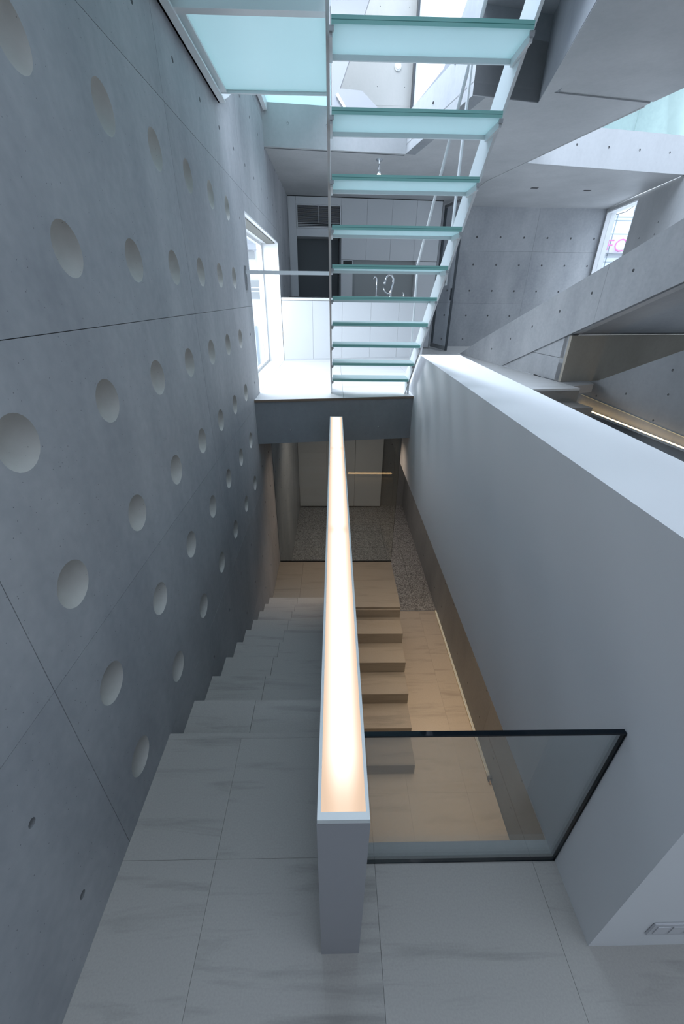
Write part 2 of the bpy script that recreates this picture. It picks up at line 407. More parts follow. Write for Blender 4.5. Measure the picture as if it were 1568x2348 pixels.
for a, b in zip(xs, xs[1:]):
    for y0, y1 in ((-2.2, -1.7), (-1.7, -.494), (-.494, .716)):
        if y1 < .7: tile(rect(a, y0, b, y1)); continue
        if a == -.447:   # tile notched round the balustrade post
            tile([(a, y0), (b, y0), (b, .46), (-.038, .46), (-.038, y1), (a, y1)])
            tile(rect(.085, .46, b, y1))
        elif a > .7 and a < .8:
            tile([(a, y0), (b, y0), (b, .465), (XR, .465), (XR, y1), (a, y1)])
        elif a > 1: tile(rect(a, y0, b, .465))
        else: tile(rect(a, y0, b, y1))
tile(rect(XL, .716, -.447, 1.19)); tile(rect(-.447, .716, -.038, 1.19))
mbox('nosing', (XL, 1.19, -.16), (-.038, 1.218, 0), M['stone'], fl)
mbox('edge_kerb', (.085, .716, -.2), (XR, .762, -.001), M['conc2'], fl)

# ================================================================== stone stairs: left flight, landing, right flight
st = tag(root('staircase', (-.4, 1.2, -2.56)), 'pale limestone switchback stairs going down on both sides of the lit balustrade', 'staircase')
NR, RI, GO = 10, .16, .298
for n in range(1, NR):
    z = -RI*n; y0 = 1.218+GO*(n-1); y1 = y0+GO
    for x0, x1 in ((XL+.001, -.447), (-.447, -.039)):
        bm = bmesh.new(); g = .001
        prism(bm, [(x0+g, y0-.02, z-.03), (x0+g, y1, z-.03), (x0+g, y1, z), (x0+g, y0-.02, z)][::1], (x1-x0-2*g, 0, 0))
        adopt(link('tread', bm, M['stone']), st)
        bm = bmesh.new(); box(bm, (x0+g, y1-.022, z-RI+.001), (x1-g, y1-.002, z-.03)); adopt(link('riser', bm, M['stone']), st)
pts = [(XL+.001, 1.2, -.24)]
for n in range(1, NR):
    z = -RI*n-.031; y0 = 1.218+GO*(n-1); pts += [(XL+.001, y0, z), (XL+.001, y0+GO-.023, z)]
pts += [(XL+.001, 3.87, -1.9), (XL+.001, 3.6, -1.9), (XL+.001, 1.2, -.55)]
mprism('stringer', pts, (.759, 0, 0), M['conc2'], st)
for x0, x1 in ((XL, -.447), (-.447, .158), (.158, .858)):
    tile(rect(x0+.001, 3.9-.002, x1, 4.886), M['stonestep'], -1.6, st, .03, 'landing_slab')
mbox('landing_base', (XL+.001, 3.88, -2.559), (.856, 4.885, -1.631), M['stonestep'], st)
for m_ in range(1, 6):
    z = -1.6-RI*m_; y1 = 3.9-.3026*(m_-1); y0 = y1-.3026
    mbox('step', (.087, y0, -2.559), (.856, y1-.001, z), M['stonestep'], st, .002)

# ================================================================== lit balustrade
bx0, bx1, by0, by1, bt = -.038, .085, .46, 3.862, .86
br = tag(root('lit_balustrade', (.02, .46, 0)), 'long grey balustrade wall with a glowing warm light strip along its top', 'balustrade')
bm = bmesh.new(); prism(bm, [(bx0, by0, 0), (bx0, by0, bt-.02), (bx0, by1, bt-.02), (bx0, by1, -2.559), (bx0, .775, -2.559), (bx0, .775, 0)], (bx1-bx0, 0, 0))
adopt(link('body', bm, M['postgrey']), br)
lw = .0095
bm = bmesh.new(); z0, z1 = bt-.016, bt; i0, i1 = bx0+lw, bx1-lw; e = .0015
o_ = [(bx0+e, by0), (bx1-e, by0), (bx1-e, by1), (bx0+e, by1)]; n_ = [(i0, by0+.016), (i1, by0+.016), (i1, by1-.012), (i0, by1-.012)]
for i in range(4):   # four mitred lengths
    j = (i+1) % 4
    for zz, fl_ in ((z1, 0), (z0, 1)):
        bm.faces.new([bm.verts.new((*p, zz)) for p in (o_[i], o_[j], n_[j], n_[i])])
    bm.faces.new([bm.verts.new(p) for p in ((*o_[i], z0), (*o_[j], z0), (*o_[j], z1), (*o_[i], z1))])
    bm.faces.new([bm.verts.new(p) for p in ((*n_[i], z0), (*n_[j], z0), (*n_[j], z1), (*n_[i], z1))])
adopt(link('lamp_frame', bm, M['lip']), br)
bm = bmesh.new(); box(bm, (-(i1-i0)/2, 0, -.004), ((i1-i0)/2, by1-by0-.028, 0))
df = link('lamp_cover', bm, M['diff']); df.location = ((i0+i1)/2, by0+.016, bt-.0035); adopt(df, br)
df['label'] = 'glowing warm white lamp cover'

# ================================================================== glass balustrade
gb = tag(root('glass_balustrade', (.47, .70, 0)), 'clear glass balustrade with dark polished edge between the lit balustrade and white parapet', 'balustrade')
mbox('glass_pane', (.088, .695, -.1), (XR-.002, .705, .79), M['clear'], gb)
mbox('top_edge', (.088, .693, .79), (XR-.002, .707, .797), M['edge_dark'], gb)
mbox('side_edge', (XR-.0035, .693, .0), (XR-.001, .707, .79), M['edge_dark'], gb)
mbox('floor_channel', (.088, .694, -.001), (XR-.002, .706, .004), M['edge_dark'], gb)

# ================================================================== white parapet on the right
pa = tag(root('white_parapet', (1.05, .465, 0)), 'broad white plastered parapet wall running back on the right', 'parapet')
mprism('wall_body', [(XR, .465, -.01), (XR, .465, 1.39), (XR, 4.21, 1.39), (XR, 4.34, 1.30), (XR, 4.8, .96), (XR, 4.8, .02), (XR, .77, -.01)], (.40, 0, 0), M['plaster'], pa)
oc = tag(root('socket_plate', (1.09, .463, .15)), 'flush grey switch plate low on the end of the white parapet', 'switch plate')
mbox('plate', (.998, .459, .112), (1.21, .4645, .198), simple('plate_grey', (.60, .60, .62), .5), oc, .0015)
for k in range(4): mbox('switch', (1.012+k*.05, .457, .128), (1.052+k*.05, .4595, .182), simple('switch_grey', (.66, .66, .68), .4), oc, .001)

# ================================================================== lower floor
lf = struct(empty('floor'), 'beige limestone lower floor under the right stair flight', 'floor')
mbox('slab', (XL, -.5, -2.80), (1.65, 4.86, -2.58), M['grout'], lf)
for x0, x1 in ((XL, -.447), (-.447, .158), (.158, .763), (.763, 1.368), (1.368, 1.65)):
    y = -.5
    while y < 4.86:
        tile(rect(x0, y, x1, min(y+.9, 4.87)), M['stonewarm'], -2.56, lf); y += .9
mbox('threshold', (XR, 4.872, -2.6), (1.65, 4.886, -2.557), M['steel'], lf)
gf = struct(empty('floor'), 'grey granite tiled lower floor beyond the landing', 'floor')
mbox('slab', (XL, 4.887, -2.8), (1.66, 8.56, -2.578), M['grout'], gf)
y = 4.89
k = 0
while y < 8.55:
    x = XL
    while x < 1.64:
        tile(rect(x, y, min(x+.305, 1.66), min(y+.305, 8.56)), M['granite'], -2.56-.0008*(k % 3), gf, .018, 'tile', .0022); x += .305; k += 1
    y += .305
# lower right wall, faces -X : U=-Y, V=Z
lt = [(-(2.84+.457*k)-.0, -2.29+.451*j) for k in range(-6, 13) for j in range(0, 6)]
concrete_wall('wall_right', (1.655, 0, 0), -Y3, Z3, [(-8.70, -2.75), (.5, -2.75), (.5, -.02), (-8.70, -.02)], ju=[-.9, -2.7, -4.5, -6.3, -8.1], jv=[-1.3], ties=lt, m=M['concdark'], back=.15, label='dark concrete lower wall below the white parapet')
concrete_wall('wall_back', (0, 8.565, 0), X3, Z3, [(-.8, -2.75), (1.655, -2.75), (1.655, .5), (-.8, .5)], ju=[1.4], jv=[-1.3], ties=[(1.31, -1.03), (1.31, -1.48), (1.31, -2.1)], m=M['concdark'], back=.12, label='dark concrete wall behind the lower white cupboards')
for i, (a, b) in enumerate(((-.795, -.156), (-.152, .482), (.486, 1.105))):
    cb = tag(root('tall_cupboard', ((a+b)/2, 8.5, -2.56)), ['tall flush cupboard in the lower hall, left one beside the dimpled wall', 'tall flush cupboard in the lower hall, middle one behind the lit balustrade', 'tall flush cupboard in the lower hall, right one next to dark concrete'][i], 'cupboard', 'tall cupboards in the lower hall')
    mbox('carcass', (a, 8.47, -2.53), (b, 8.562, .45), M['lacquer'], cb)
    mbox('door', (a+.0015, 8.45, -2.53), (b-.0015, 8.469, .45), M['lacquer'], cb, .001)
    mbox('plinth', (a, 8.49, -2.56), (b, 8.56, -2.53), M['gap'], cb)
# frameless glass screen on landing
gs = tag(root('glass_screen', (.03, 4.89, -1.6)), 'frameless clear glass screen standing at the far edge of the landing', 'glass screen')
mbox('glass_pane', (-.79, 4.887, -1.6), (.858, 4.895, .49), clear_glass('screen_glass', (.82, .85, .85), 1.0), gs)
mbox('edge_strip', (.856, 4.8872, -1.6), (.859, 4.896, .49), M['darksteel'], gs)
mbox('base_channel', (-.79, 4.8872, -1.6), (.858, 4.898, -1.585), M['darksteel'], gs)
mbox('edge_strip', (-.792, 4.8872, -1.6), (-.789, 4.896, .49), M['darksteel'], gs)
# light slot at lower wall base
ls = tag(root('wall_base_light', (1.64, 3.6, -2.56)), 'slim pale light strip along the foot of the dark lower wall', 'light strip')
mbox('channel', (1.622, 2.33, -2.559), (1.652, 4.86, -2.535), simple('channel_cream', (.62, .58, .46), .4), ls)
mbox('lens', (1.626, 2.34, -2.535), (1.648, 4.85, -2.532), M['ledsoft'], ls)
mbox('end_cap', (1.618, 2.30, -2.559), (1.653, 2.33, -2.50), M['darksteel'], ls)
bm = bmesh.new(); bmesh.ops.create_uvsphere(bm, u_segments=12, v_segments=8, radius=.013, matrix=Matrix.Translation((1.63, 2.27, -2.54))); adopt(link('brass_knob', bm, M['brass'], smooth=True), ls)  # small brass ball at the near end of the strip
mtube('stem', [(1.632, 2.31, -2.52), (1.63, 2.285, -2.53), (1.63, 2.27, -2.54)], .004, M['brass'], ls, 6)

# ================================================================== kitchen slab and floor
kf = struct(empty('floor'), 'kitchen floor, made pale to hold the window light', 'floor')
KE0, KE1 = (XL, 4.087), (XR, 4.324)
kpoly = [KE0, KE1, (1.25, 4.382), (1.25, 4.572), (2.923, 4.819), (2.327, 7.874), (2.33, 8.0), (4.85, 8.0), (5.05, 9.2), (XL, 9.2)]
mflat('slab', kpoly, .50, .935, M['conc2'], kf)
ins = [(XL, 4.103), (XR, 4.34), (1.25, 4.398), (1.25, 4.588), (2.90, 4.835), (2.31, 7.874), (2.32, 8.02), (4.84, 8.02), (5.04, 9.2), (XL, 9.2)]
# floor slabs on a 0.6 grid clipped to the outline
us = [XL+.0+.9*i for i in range(8)]; ys = [4.0+.9*i for i in range(7)]
for a, b in zip(us, us[1:]):
    for c, d in zip(ys, ys[1:]):
        p = clip(list(kpoly), 0, 0, a+.0012, 'gt')
        if len(p) > 2: p = clip(p, 0, 0, b-.0012, 'lt')
        if len(p) > 2: p = clip(p, 1, 0, c+.0012, 'gt')
        if len(p) > 2: p = clip(p, 1, 0, d-.0012, 'lt')
        if len(p) > 2 and area2(p) > .002: mflat('tile', p, .935, .96, M['stonelit'], kf)
ed = (Vector((*KE1, 0))-Vector((*KE0, 0))); el = ed.length; ed.normalize()
concrete_wall('wall_slab_edge', (KE0[0], KE0[1]-.004, 0), ed, Z3, [(0, .50), (el-.004, .50), (el-.004, .936), (0, .936)], ties=[(.35, .64, .011), (1.30, .64, .011)], m=M['concdark'], back=.06, core=False, label='dark concrete edge of the kitchen floor slab above the stairwell')
tr = mprism('trim_1', [(KE0[0], KE0[1]-.012, .938), (KE1[0], KE1[1]-.012, .938), (KE1[0], KE1[1], .938), (KE0[0], KE0[1], .938)], (0, 0, .023), simple('bronze_trim', (.20, .15, .11), .4)); struct(tr, 'thin bronze edge strip along the kitchen floor', 'trim')

# window in the left wall
wn = struct(empty('window_1'), 'low wide kitchen window in the left concrete wall', 'window')
mbox('reveal', (XL-.30, 6.815, .962), (XL+.001, 6.83, 2.55), M['white'], wn)
mbox('reveal', (XL-.30, 4.42, 2.535), (XL+.001, 6.83, 2.55), M['white'], wn)
mbox('reveal', (XL-.30, 4.42, .962), (XL+.001, 4.432, 2.535), M['white'], wn)
mbox('sill', (XL-.30, 4.42, .935), (XL, 6.83, .962), M['stonelit'], wn)
mbox('blind_slot', (XL-.16, 4.45, 2.525), (XL-.04, 6.8, 2.536), simple('slot_dark', (.16, .16, .14), .7), wn)
mbox('frame', (XL-.27, 4.432, .962), (XL-.23, 4.47, 2.535), M['steelwhite'], wn)
mbox('frame', (XL-.27, 6.775, .962), (XL-.23, 6.815, 2.535), M['steelwhite'], wn)
mbox('frame', (XL-.27, 4.47, 2.50), (XL-.23, 6.775, 2.535), M['steelwhite'], wn)
mbox('frame', (XL-.27, 4.47, .962), (XL-.23, 6.775, 1.0), M['steelwhite'], wn)
mbox('pane', (XL-.254, 4.47, 1.0), (XL-.248, 6.775, 2.50), M['clearw'], wn)

# ================================================================== kitchen island
C0 = Vector((XL+.010, 6.80, 0)); CU = Vector((2.1, .442, 0)).normalized(); CN = Vector((CU.y, -CU.x, 0))   # CN faces camera
def quad_box(name, s0, s1, d0, d1, z0, z1, m, parent, O=C0, U=CU, Nn=CN, bev=0):
    bm = bmesh.new(); prism(bm, [O+U*s0-Nn*d0+Z3*z0, O+U*s1-Nn*d0+Z3*z0, O+U*s1-Nn*d1+Z3*z0, O+U*s0-Nn*d1+Z3*z0], (0, 0, z1-z0))
    if bev: bmesh.ops.bevel(bm, geom=bm.edges[:], offset=bev, segments=1, affect='EDGES')
    return adopt(link(name, bm, m), parent)
names5 = ['leftmost white counter cupboard beside the window wall', 'white counter cupboard left of the stair stringer', 'white counter cupboard behind the left half of the glass steps', 'white counter cupboard below the tap', 'rightmost white counter cupboard by the sloping stringer']
for i in range(5):
    s0, s1 = .47*i+(.0 if i else .0), .47*(i+1)
    base = C0+CU*(s0+s1)/2+Z3*.96
    cb = tag(root('counter_cupboard', base), names5[i], 'cupboard', 'white cupboards under the kitchen counter')
    sf = .15 if i == 0 else 0
    quad_box('carcass', s0+sf, s1, .021, .64, .985, 1.818, M['lacquer'], cb)
    quad_box('door', s0+.0015, s1-.0015, 0, .02, .985, 1.816, M['lacquer'], cb, bev=.0008)
    quad_box('plinth', s0, s1, .004, .02, .96, .985, M['lacquer'], cb); quad_box('plinth_back', s0+sf, s1, .021, .62, .96, .985, M['lacquer'], cb)
wt = tag(root('worktop', C0+CU*1.2+Z3*1.82), 'thin white worktop on the kitchen counter', 'worktop')
bm = bmesh.new(); prism(bm, [C0+CU*0-CN*-.006+Z3*1.821, C0+CU*2.40-CN*-.006+Z3*1.821, C0+CU*2.40-CN*.66+Z3*1.821, C0+CU*.15-CN*.66+Z3*1.821], (0, 0, .037)); adopt(link('slab', bm, M['white']), wt)
hb = tag(root('cooker_hob', C0+CU*.42-CN*.3+Z3*1.858), 'thin black cooking hob lying on the left of the worktop', 'hob')
quad_box('glass_top', .17, .75, .1, .5, 1.858, 1.868, M['black'], hb, bev=.002)
for k, (s, d_) in enumerate(((.31, .2), (.31, .4), (.6, .2), (.6, .4))):
    bm = bmesh.new(); bmesh.ops.create_cone(bm, segments=20, radius1=.07, radius2=.07, depth=.002, cap_ends=True, matrix=Matrix.Translation(C0+CU*s-CN*d_+Z3*1.869)); adopt(link('cooking_zone', bm, M['darksteel']), hb)
# taps
fc = tag(root('kitchen_tap', C0+CU*1.80-CN*.3+Z3*1.858), 'tall curved chrome kitchen tap on the worktop behind the glass steps', 'tap')
b0 = C0+CU*1.80-CN*.25+Z3*1.858; f1 = -CU
bm = bmesh.new(); bmesh.ops.create_cone(bm, segments=20, radius1=.028, radius2=.024, depth=.05, cap_ends=True, matrix=Matrix.Translation(b0+Z3*.025)); adopt(link('base', bm, M['chrome'], smooth=True), fc)
body = [b0+Z3*.04, b0+Z3*.09, b0+CU*.012+Z3*.15, b0+CU*.035+Z3*.22, b0+CU*.035+Z3*.28, b0+CU*.005+Z3*.325, b0-CU*.045+Z3*.335, b0-CU*.085+Z3*.30, b0-CU*.10+Z3*.25]
mtube('spout', body, [.02, .02, .018, .017, .016, .016, .016, .018, .02], M['chrome'], fc, 12)
mtube('lever', [b0+Z3*.09-CU*.005, b0-CU*.05+Z3*.07, b0-CU*.10+Z3*.10, b0-CU*.125+Z3*.16], [.014, .012, .009, .006], M['chrome'], fc, 10)
mtube('spray_head', [b0-CU*.10+Z3*.25, b0-CU*.115+Z3*.20], [.02, .024], M['chrome'], fc, 12)
ft = tag(root('filter_tap', C0+CU*1.56-CN*.25+Z3*1.858), 'slim chrome filter tap left of the larger tap', 'tap')
b1 = C0+CU*1.56-CN*.25+Z3*1.858
mtube('spout', [b1, b1+Z3*.2, b1+Z3*.27, b1-CU*.015+Z3*.30, b1-CU*.04+Z3*.30, b1-CU*.055+Z3*.27], [.011, .008, .008, .008, .008, .008], M['chrome'], ft, 10)
mtube('base', [b1, b1+Z3*.03], .02, M['chrome'], ft, 14)
mtube('lever', [b1+Z3*.03, b1+CU*.04+Z3*.035], .006, M['chrome'], ft, 8)
sd = tag(root('soap_dispenser', C0+CU*2.03-CN*.25+Z3*1.858), 'short chrome soap dispenser right of the taps', 'soap dispenser')
b2 = C0+CU*2.03-CN*.25+Z3*1.858
mtube('body', [b2, b2+Z3*.09], .012, M['chrome'], sd, 12); mtube('nozzle', [b2+Z3*.085, b2+Z3*.085-CU*.03], .006, M['chrome'], sd, 8)

# ================================================================== kitchen wall units (plane K)
K0 = Vector((-.797, 8.537, 0)); KU = Vector((2.733, .23, 0)).normalized(); KN = Vector((KU.y, -KU.x, 0))
def kbox(name, s0, s1, z0, z1, m, parent, d0=0, d1=.02, bev=.0008): return quad_box(name, s0, s1, d0, d1, z0, z1, m, parent, K0, KU, KN, bev)
def kunit(name, s0, s1, z0, z1, label, cat='cupboard', group=None):
    c = tag(root(name, K0+KU*(s0+s1)/2+Z3*z0), label, cat, group)
    kbox('carcass', s0, s1, z0, z1, M['lacquer'], c, .021, .38, 0)
    kbox('door', s0+.0015, s1-.0015, z0+.001, z1-.001, M['lacquer'], c, 0, .02)
    return c
kunit('wall_cupboard', .0, .139, .97, 3.37, 'narrow full height white filler cupboard beside the left wall', group=None)
upn = ['white upper cupboard right of the air vent', 'white upper cupboard second from the air vent', 'white upper cupboard third from the air vent', 'white upper cupboard at the right end by the door']
for i, (a, b) in enumerate(((.93, 1.385), (1.385, 1.83), (1.83, 2.273), (2.273, 2.73))):
    kunit('wall_cupboard', a, b, 2.468, 3.37, upn[i], group='white upper cupboards')
kunit('wall_cupboard', 2.33, 2.73, .97, 2.464, 'tall white cupboard below the upper row at the right end')
ws = tag(root('wall_panel', K0+KU*1.05+Z3*.97), 'white upright panel between niche and splashback with black screen', 'panel')
kbox('board', .93, 1.147, .97, 2.464, M['lacquer'], ws, .0, .38)
sc_ = tag(root('control_screen', K0+KU*1.05+Z3*2.4), 'small black control screen on the white panel below the upper cupboards', 'screen')
kbox('frame', .955, 1.147, 2.34, 2.458, M['white'], sc_, -.006, 0); kbox('display', .968, 1.135, 2.355, 2.448, M['black'], sc_, -.008, -.0062, 0)
sp = tag(root('splashback', K0+KU*1.7+Z3*1.2), 'grey green splashback recessed below the upper cupboards', 'splashback')
kbox('board', 1.148, 2.329, .97, 2.467, M['splash'], sp, .10, .38)
nb = tag(root('niche_housing', K0+KU*.53+Z3*.97), 'white surround above dark open niche left of the upper cupboards', 'housing')
kbox('fascia', .1405, .9285, 2.805, 2.925, M['lacquer'], nb, 0, .38); kbox('fascia', .1405, .9285, 3.268, 3.37, M['lacquer'], nb, 0, .02)
kbox('niche_back', .1405, .9285, .97, 2.804, M['greypanel'], nb, .37, .38, 0)
kbox('niche_side', .1405, .145, .97, 2.804, M['greypanel'], nb, .03, .37, 0); kbox('niche_side', .905, .9285, .97, 2.804, simple('niche_grey', (.2, .21, .22), .5), nb, .03, .37, 0)
ac = tag(root('air_conditioner', K0+KU*.53+Z3*2.93), 'built in air conditioner behind a white frame with dark horizontal louvres', 'air conditioner')
kbox('housing', .142, .927, 2.927, 3.266, M['black'], ac, .05, .38, 0)
for a, b, c, d in ((.142, .927, 2.927, 2.945), (.142, .927, 3.25, 3.266), (.142, .165, 2.945, 3.25), (.905, .927, 2.945, 3.25)): kbox('frame', a, b, c, d, M['lacquer'], ac, 0, .03)
for k in range(17): kbox('louvre', .166, .904, 3.020+k*.0136, 3.020+k*.0136+.0018, M['lacquer'], ac, .010, .014, 0)
for z_ in (2.955, 2.978, 3.003): kbox('louvre', .166, .904, z_, z_+.006, M['lacquer'], ac, .010, .014, 0)
kbox('mullion', .530, .538, 3.012, 3.25, M['lacquer'], ac, .002, .014, 0)
bm = bmesh.new(); prism(bm, [K0+KU*0+KN*.0+Z3*3.371, K0+KU*2.74+Z3*3.371, K0+KU*2.74-KN*.3+Z3*3.371, K0-KN*.3+Z3*3.371], (0, 0, .008)); struct(link('trim_2', bm, M['gap']), 'dark shadow gap above the kitchen cupboards', 'trim')
struct(mprism('wall_kitchen_back', [(XL, 8.94, .96), (1.93, 9.17, .96), (1.93, 9.19, .96), (XL, 9.19, .96)], (0, 0, 2.42), M['conc2']), 'concrete wall behind the kitchen cupboards', 'wall')
cs = tag(mprism('end_filler', [K0+KU*2.734, K0+KU*2.734-KN*.40, K0+KU*2.75-KN*.40, K0+KU*2.75], (0, 0, 0.001), M['steel']), 'slim metal side panel at the right end of the kitchen cupboards', 'panel')
cs.data.transform(Matrix.Scale(2400, 4, Z3)); cs.location.z = .965

# glass door
dr = struct(empty('door_1'), 'open clear glass door with dark frame right of the kitchen', 'door')
D0 = Vector((2.035, 9.0, .972)); D1 = Vector((2.174, 8.29, .972)); dd = (D1-D0); dl = dd.length; dd.normalize(); dn = Vector((dd.y, -dd.x, 0))
def dbox(name, s0, s1, z0, z1, t, m):
    return mprism(name, [D0+dd*s0+dn*t+Z3*z0, D0+dd*s1+dn*t+Z3*z0, D0+dd*s1-dn*t+Z3*z0, D0+dd*s0-dn*t+Z3*z0], (0, 0, z1-z0), m, dr)
dbox('glass', .02, dl-.02, .08, 2.36, .005, M['clearw'])
dbox('stile', 0, .03, 0, 2.38, .02, M['darksteel']); dbox('stile', dl-.02, dl, 0, 2.38, .02, M['darksteel'])
dbox('rail', .03, dl-.02, 0, .075, .014, M['steel']); dbox('rail', .03, dl-.02, 2.34, 2.38, .014, M['steel'])
dbox('handle', dl-.055, dl-.03, .86, 1.06, .03, M['darksteel'])

# ================================================================== far wall
ft_ = [(2.286+.4545*k, 1.105+.4505*j) for k in range(-1, 7) for j in range(0, 5)]
concrete_wall('wall_far', (0, 9.2, 0), X3, Z3, [(1.935, .96), (5.12, .96), (5.12, 3.38), (1.935, 3.38)], ju=[3.86], jv=[1.78, 2.68], ties=ft_, m=M['conc'], tie_r=.018, back=.12, label='sunlit concrete wall at the far end with a grid of tie holes')
ts = tag(root('ceiling_slot_light', (3.07, 7.7, 3.38)), 'small dark ceiling slot left of its twin on the far ceiling', 'ceiling slot', 'ceiling slots')
ts2 = tag(root('ceiling_slot_light', (3.94, 7.8, 3.38)), 'small dark ceiling slot nearer the far right window', 'ceiling slot', 'ceiling slots')
for t_, x, y in ((ts, 3.07, 7.7), (ts2, 3.94, 7.8)):
    mbox('slot', (x-.055, y-.03, 3.372), (x+.055, y+.03, 3.3795), M['gap'], t_); mbox('frame', (x-.06, y-.035, 3.376), (x+.06, y+.035, 3.3797), M['steel'], t_)

# right wall of the far room with window
RW0 = Vector((5.12, 9.2, 0)); RW1 = Vector((4.62, 6.1, 0)); ru = (RW1-RW0); rl = ru.length; ru.normalize()
concrete_wall('wall_far_right', RW0, ru, Z3, [(0, .96), (rl, .96), (rl, 3.38), (0, 3.38)], ju=[2.4], jv=[2.30], ties=[(1.62, 2.75), (2.07, 2.75), (2.52, 2.75), (1.62, 2.45), (2.07, 2.9)], cutouts=[[(.03, 1.2), (1.20, 1.2), (1.20, 3.32), (.03, 3.32)]], m=M['conc2'], back=.16, label='dark concrete wall to the right of the far window')
w2 = struct(empty('window_2'), 'narrow tall window at the far right looking onto a shop building', 'window')
rn = ru.cross(Z3)
def rbox(name, s0, s1, z0, z1, d0, d1, m):
    return mprism(name, [RW0+ru*s0-rn*d0+Z3*z0, RW0+ru*s1-rn*d0+Z3*z0, RW0+ru*s1-rn*d1+Z3*z0, RW0+ru*s0-rn*d1+Z3*z0], (0, 0, z1-z0), m, w2)
for a, b, c, d in ((.03, .05, 1.2, 3.32), (1.18, 1.20, 1.2, 3.32), (.05, 1.18, 3.30, 3.32), (.05, 1.18, 1.2, 1.22)): rbox('frame', a, b, c, d, .0, .16, M['white'])
rbox('pane', .05, 1.18, 1.22, 3.30, .07, .076, M['clearw'])

# ================================================================== ceilings
ce = struct(empty('ceiling'), 'grey concrete ceiling over the kitchen with an open void', 'ceiling')
# S' edge of main ceiling
def sp_(y): return (2.213+.187*(7.365-y), y)
main = [(XL, 9.2), (XL, 6.004), (.849, 6.185), (1.157, 4.585), (1.767, 4.704), (1.478, 3.29), (.95, 3.15), (.95, .2), sp_(.2), sp_(3.957-.3), sp_(4.1), sp_(6.435), sp_(7.365), (2.213, 9.2)]  # near edge stretched over the parapet, out of view, to block skylight
rec = [(1.807, 4.502), (1.913, 3.957), (2.846, 4.09), (2.746, 4.66)]
# main ceiling sheet with the rectangular recess cut out
cutsheet('soffit', Vector((0, 0, 3.38)), X3, -Y3, X3.cross(-Y3), [(x, -y) for x, y in main], [], [[(x, -y) for x, y in rec]], .09, M['conc2'], ce)
mflat('slab', [p for p in main], 3.46, 3.75, M['conc2'], ce)
e_ = [mprism('edge', [(x0, y0, 3.375), (x1, y1, 3.375), (x1, y1, 3.47), (x0, y0, 3.47)], Vector((y0-y1, x1-x0, 0)).normalized()*-.012, M['conc2'], ce) for (x0, y0), (x1, y1) in [(sp_(.5), sp_(4.0)), (sp_(4.72), sp_(6.435))]]
mprism('recess_panel', [(1.807, 4.502, 3.390), (1.913, 3.957, 3.381), (2.846, 4.09, 3.381), (2.746, 4.66, 3.390)], (0, 0, .02), M['conc2'], ce)
cf = struct(empty('ceiling'), 'smooth concrete ceiling of the far right room', 'ceiling')
mflat('slab', [sp_(6.435), (4.716, 6.825), (4.9, 8.0), (5.12, 9.2), (2.213, 9.2), (2.213, 7.365)], 3.374, 3.75, M['conc2'], cf)
# faces of the slab around the voids
a = Vector((-.8, 6.0, 0)); b = Vector((.849, 6.181, 0)); u = (b-a).normalized(); L_ = (b-a).length
concrete_wall('wall_void_far', a, u, Z3, [(0, 3.378), (L_, 3.378), (L_, 3.75), (0, 3.75)], ties=[(.28, 3.586, .012), (.72, 3.586, .012)], m=M['conc2'], back=.07, label='concrete edge of the ceiling slab at the far side of the void')
a = Vector((.845, 6.185, 0)); u = SD
dg = struct(empty('wall_void_right'), 'grey concrete stair parapet rising along the right side of the void', 'wall')
dg.name = 'wall_void_right'
def vp(p0, s, z, U=SD): p = Vector(p0)+U*s; return Vector((p.x, p.y, z))
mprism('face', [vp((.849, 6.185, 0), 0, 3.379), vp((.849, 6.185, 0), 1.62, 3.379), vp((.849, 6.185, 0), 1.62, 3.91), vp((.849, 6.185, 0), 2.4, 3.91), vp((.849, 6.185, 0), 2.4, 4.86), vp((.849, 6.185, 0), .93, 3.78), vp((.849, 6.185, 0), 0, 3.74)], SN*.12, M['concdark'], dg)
for s_, z_ in ((.75, 3.60), (1.2, 3.72)): cup('tie_hole', .014, .010, vp((.849, 6.185, 0), 0, 0)-SN*.0005, SD, Z3, SN, s_, z_, M['gap'], dg, 10, 2)
df_ = struct(empty('wall_void_side'), 'dark concrete recess above the void beside the stair', 'wall')
mprism('far_face', [(1.157, 4.585, 3.385), (1.767, 4.704, 3.385), (1.767, 4.704, 3.9), (1.157, 4.585, 3.9)], (-.02, .12, 0), M['concdark'], df_)
mprism('near_face', [(1.767, 4.704, 3.385), (1.30, 2.45, 3.385), (1.30, 2.45, 3.9), (1.767, 4.704, 3.9)], (.12, -.02, 0), M['concdark'], df_)
mflat('recess_soffit', [(1.157, 4.585), (1.767, 4.704), (1.486, 3.337), (1.30, 2.45), (1.233, 3.6)], 3.9, 4.0, M['concdark'], df_)
# fascia beyond the right-hand void, light from above put into its pale tone
u = Vector((2.295, .39, 0)).normalized(); fo = Vector((2.421, 6.43, 0))
concrete_wall('wall_fascia', fo, u, Z3, [(0, 3.376), (2.7, 3.376), (2.7, 3.762), (0, 3.762)], ties=[(.625+.458*k, 3.585, .014) for k in range(-1, 5)], m=concrete('concrete_skylit', (.55, .56, .57), (.66, .67, .68), .2, .5), back=.07, label='concrete fascia with painted-in skylight below green glass at upper right')
gp = tag(root('green_glass_panel', (3.7, 6.7, 3.76)), 'pale green glass balustrade above the bright fascia at upper right', 'glass panel')
def fb(name, s0, s1, z0, z1, d0, d1, m, parent):
    nn = u.cross(Z3); return mprism(name, [fo+u*s0-nn*d0+Z3*z0, fo+u*s1-nn*d0+Z3*z0, fo+u*s1-nn*d1+Z3*z0, fo+u*s0-nn*d1+Z3*z0], (0, 0, z1-z0), m, parent)
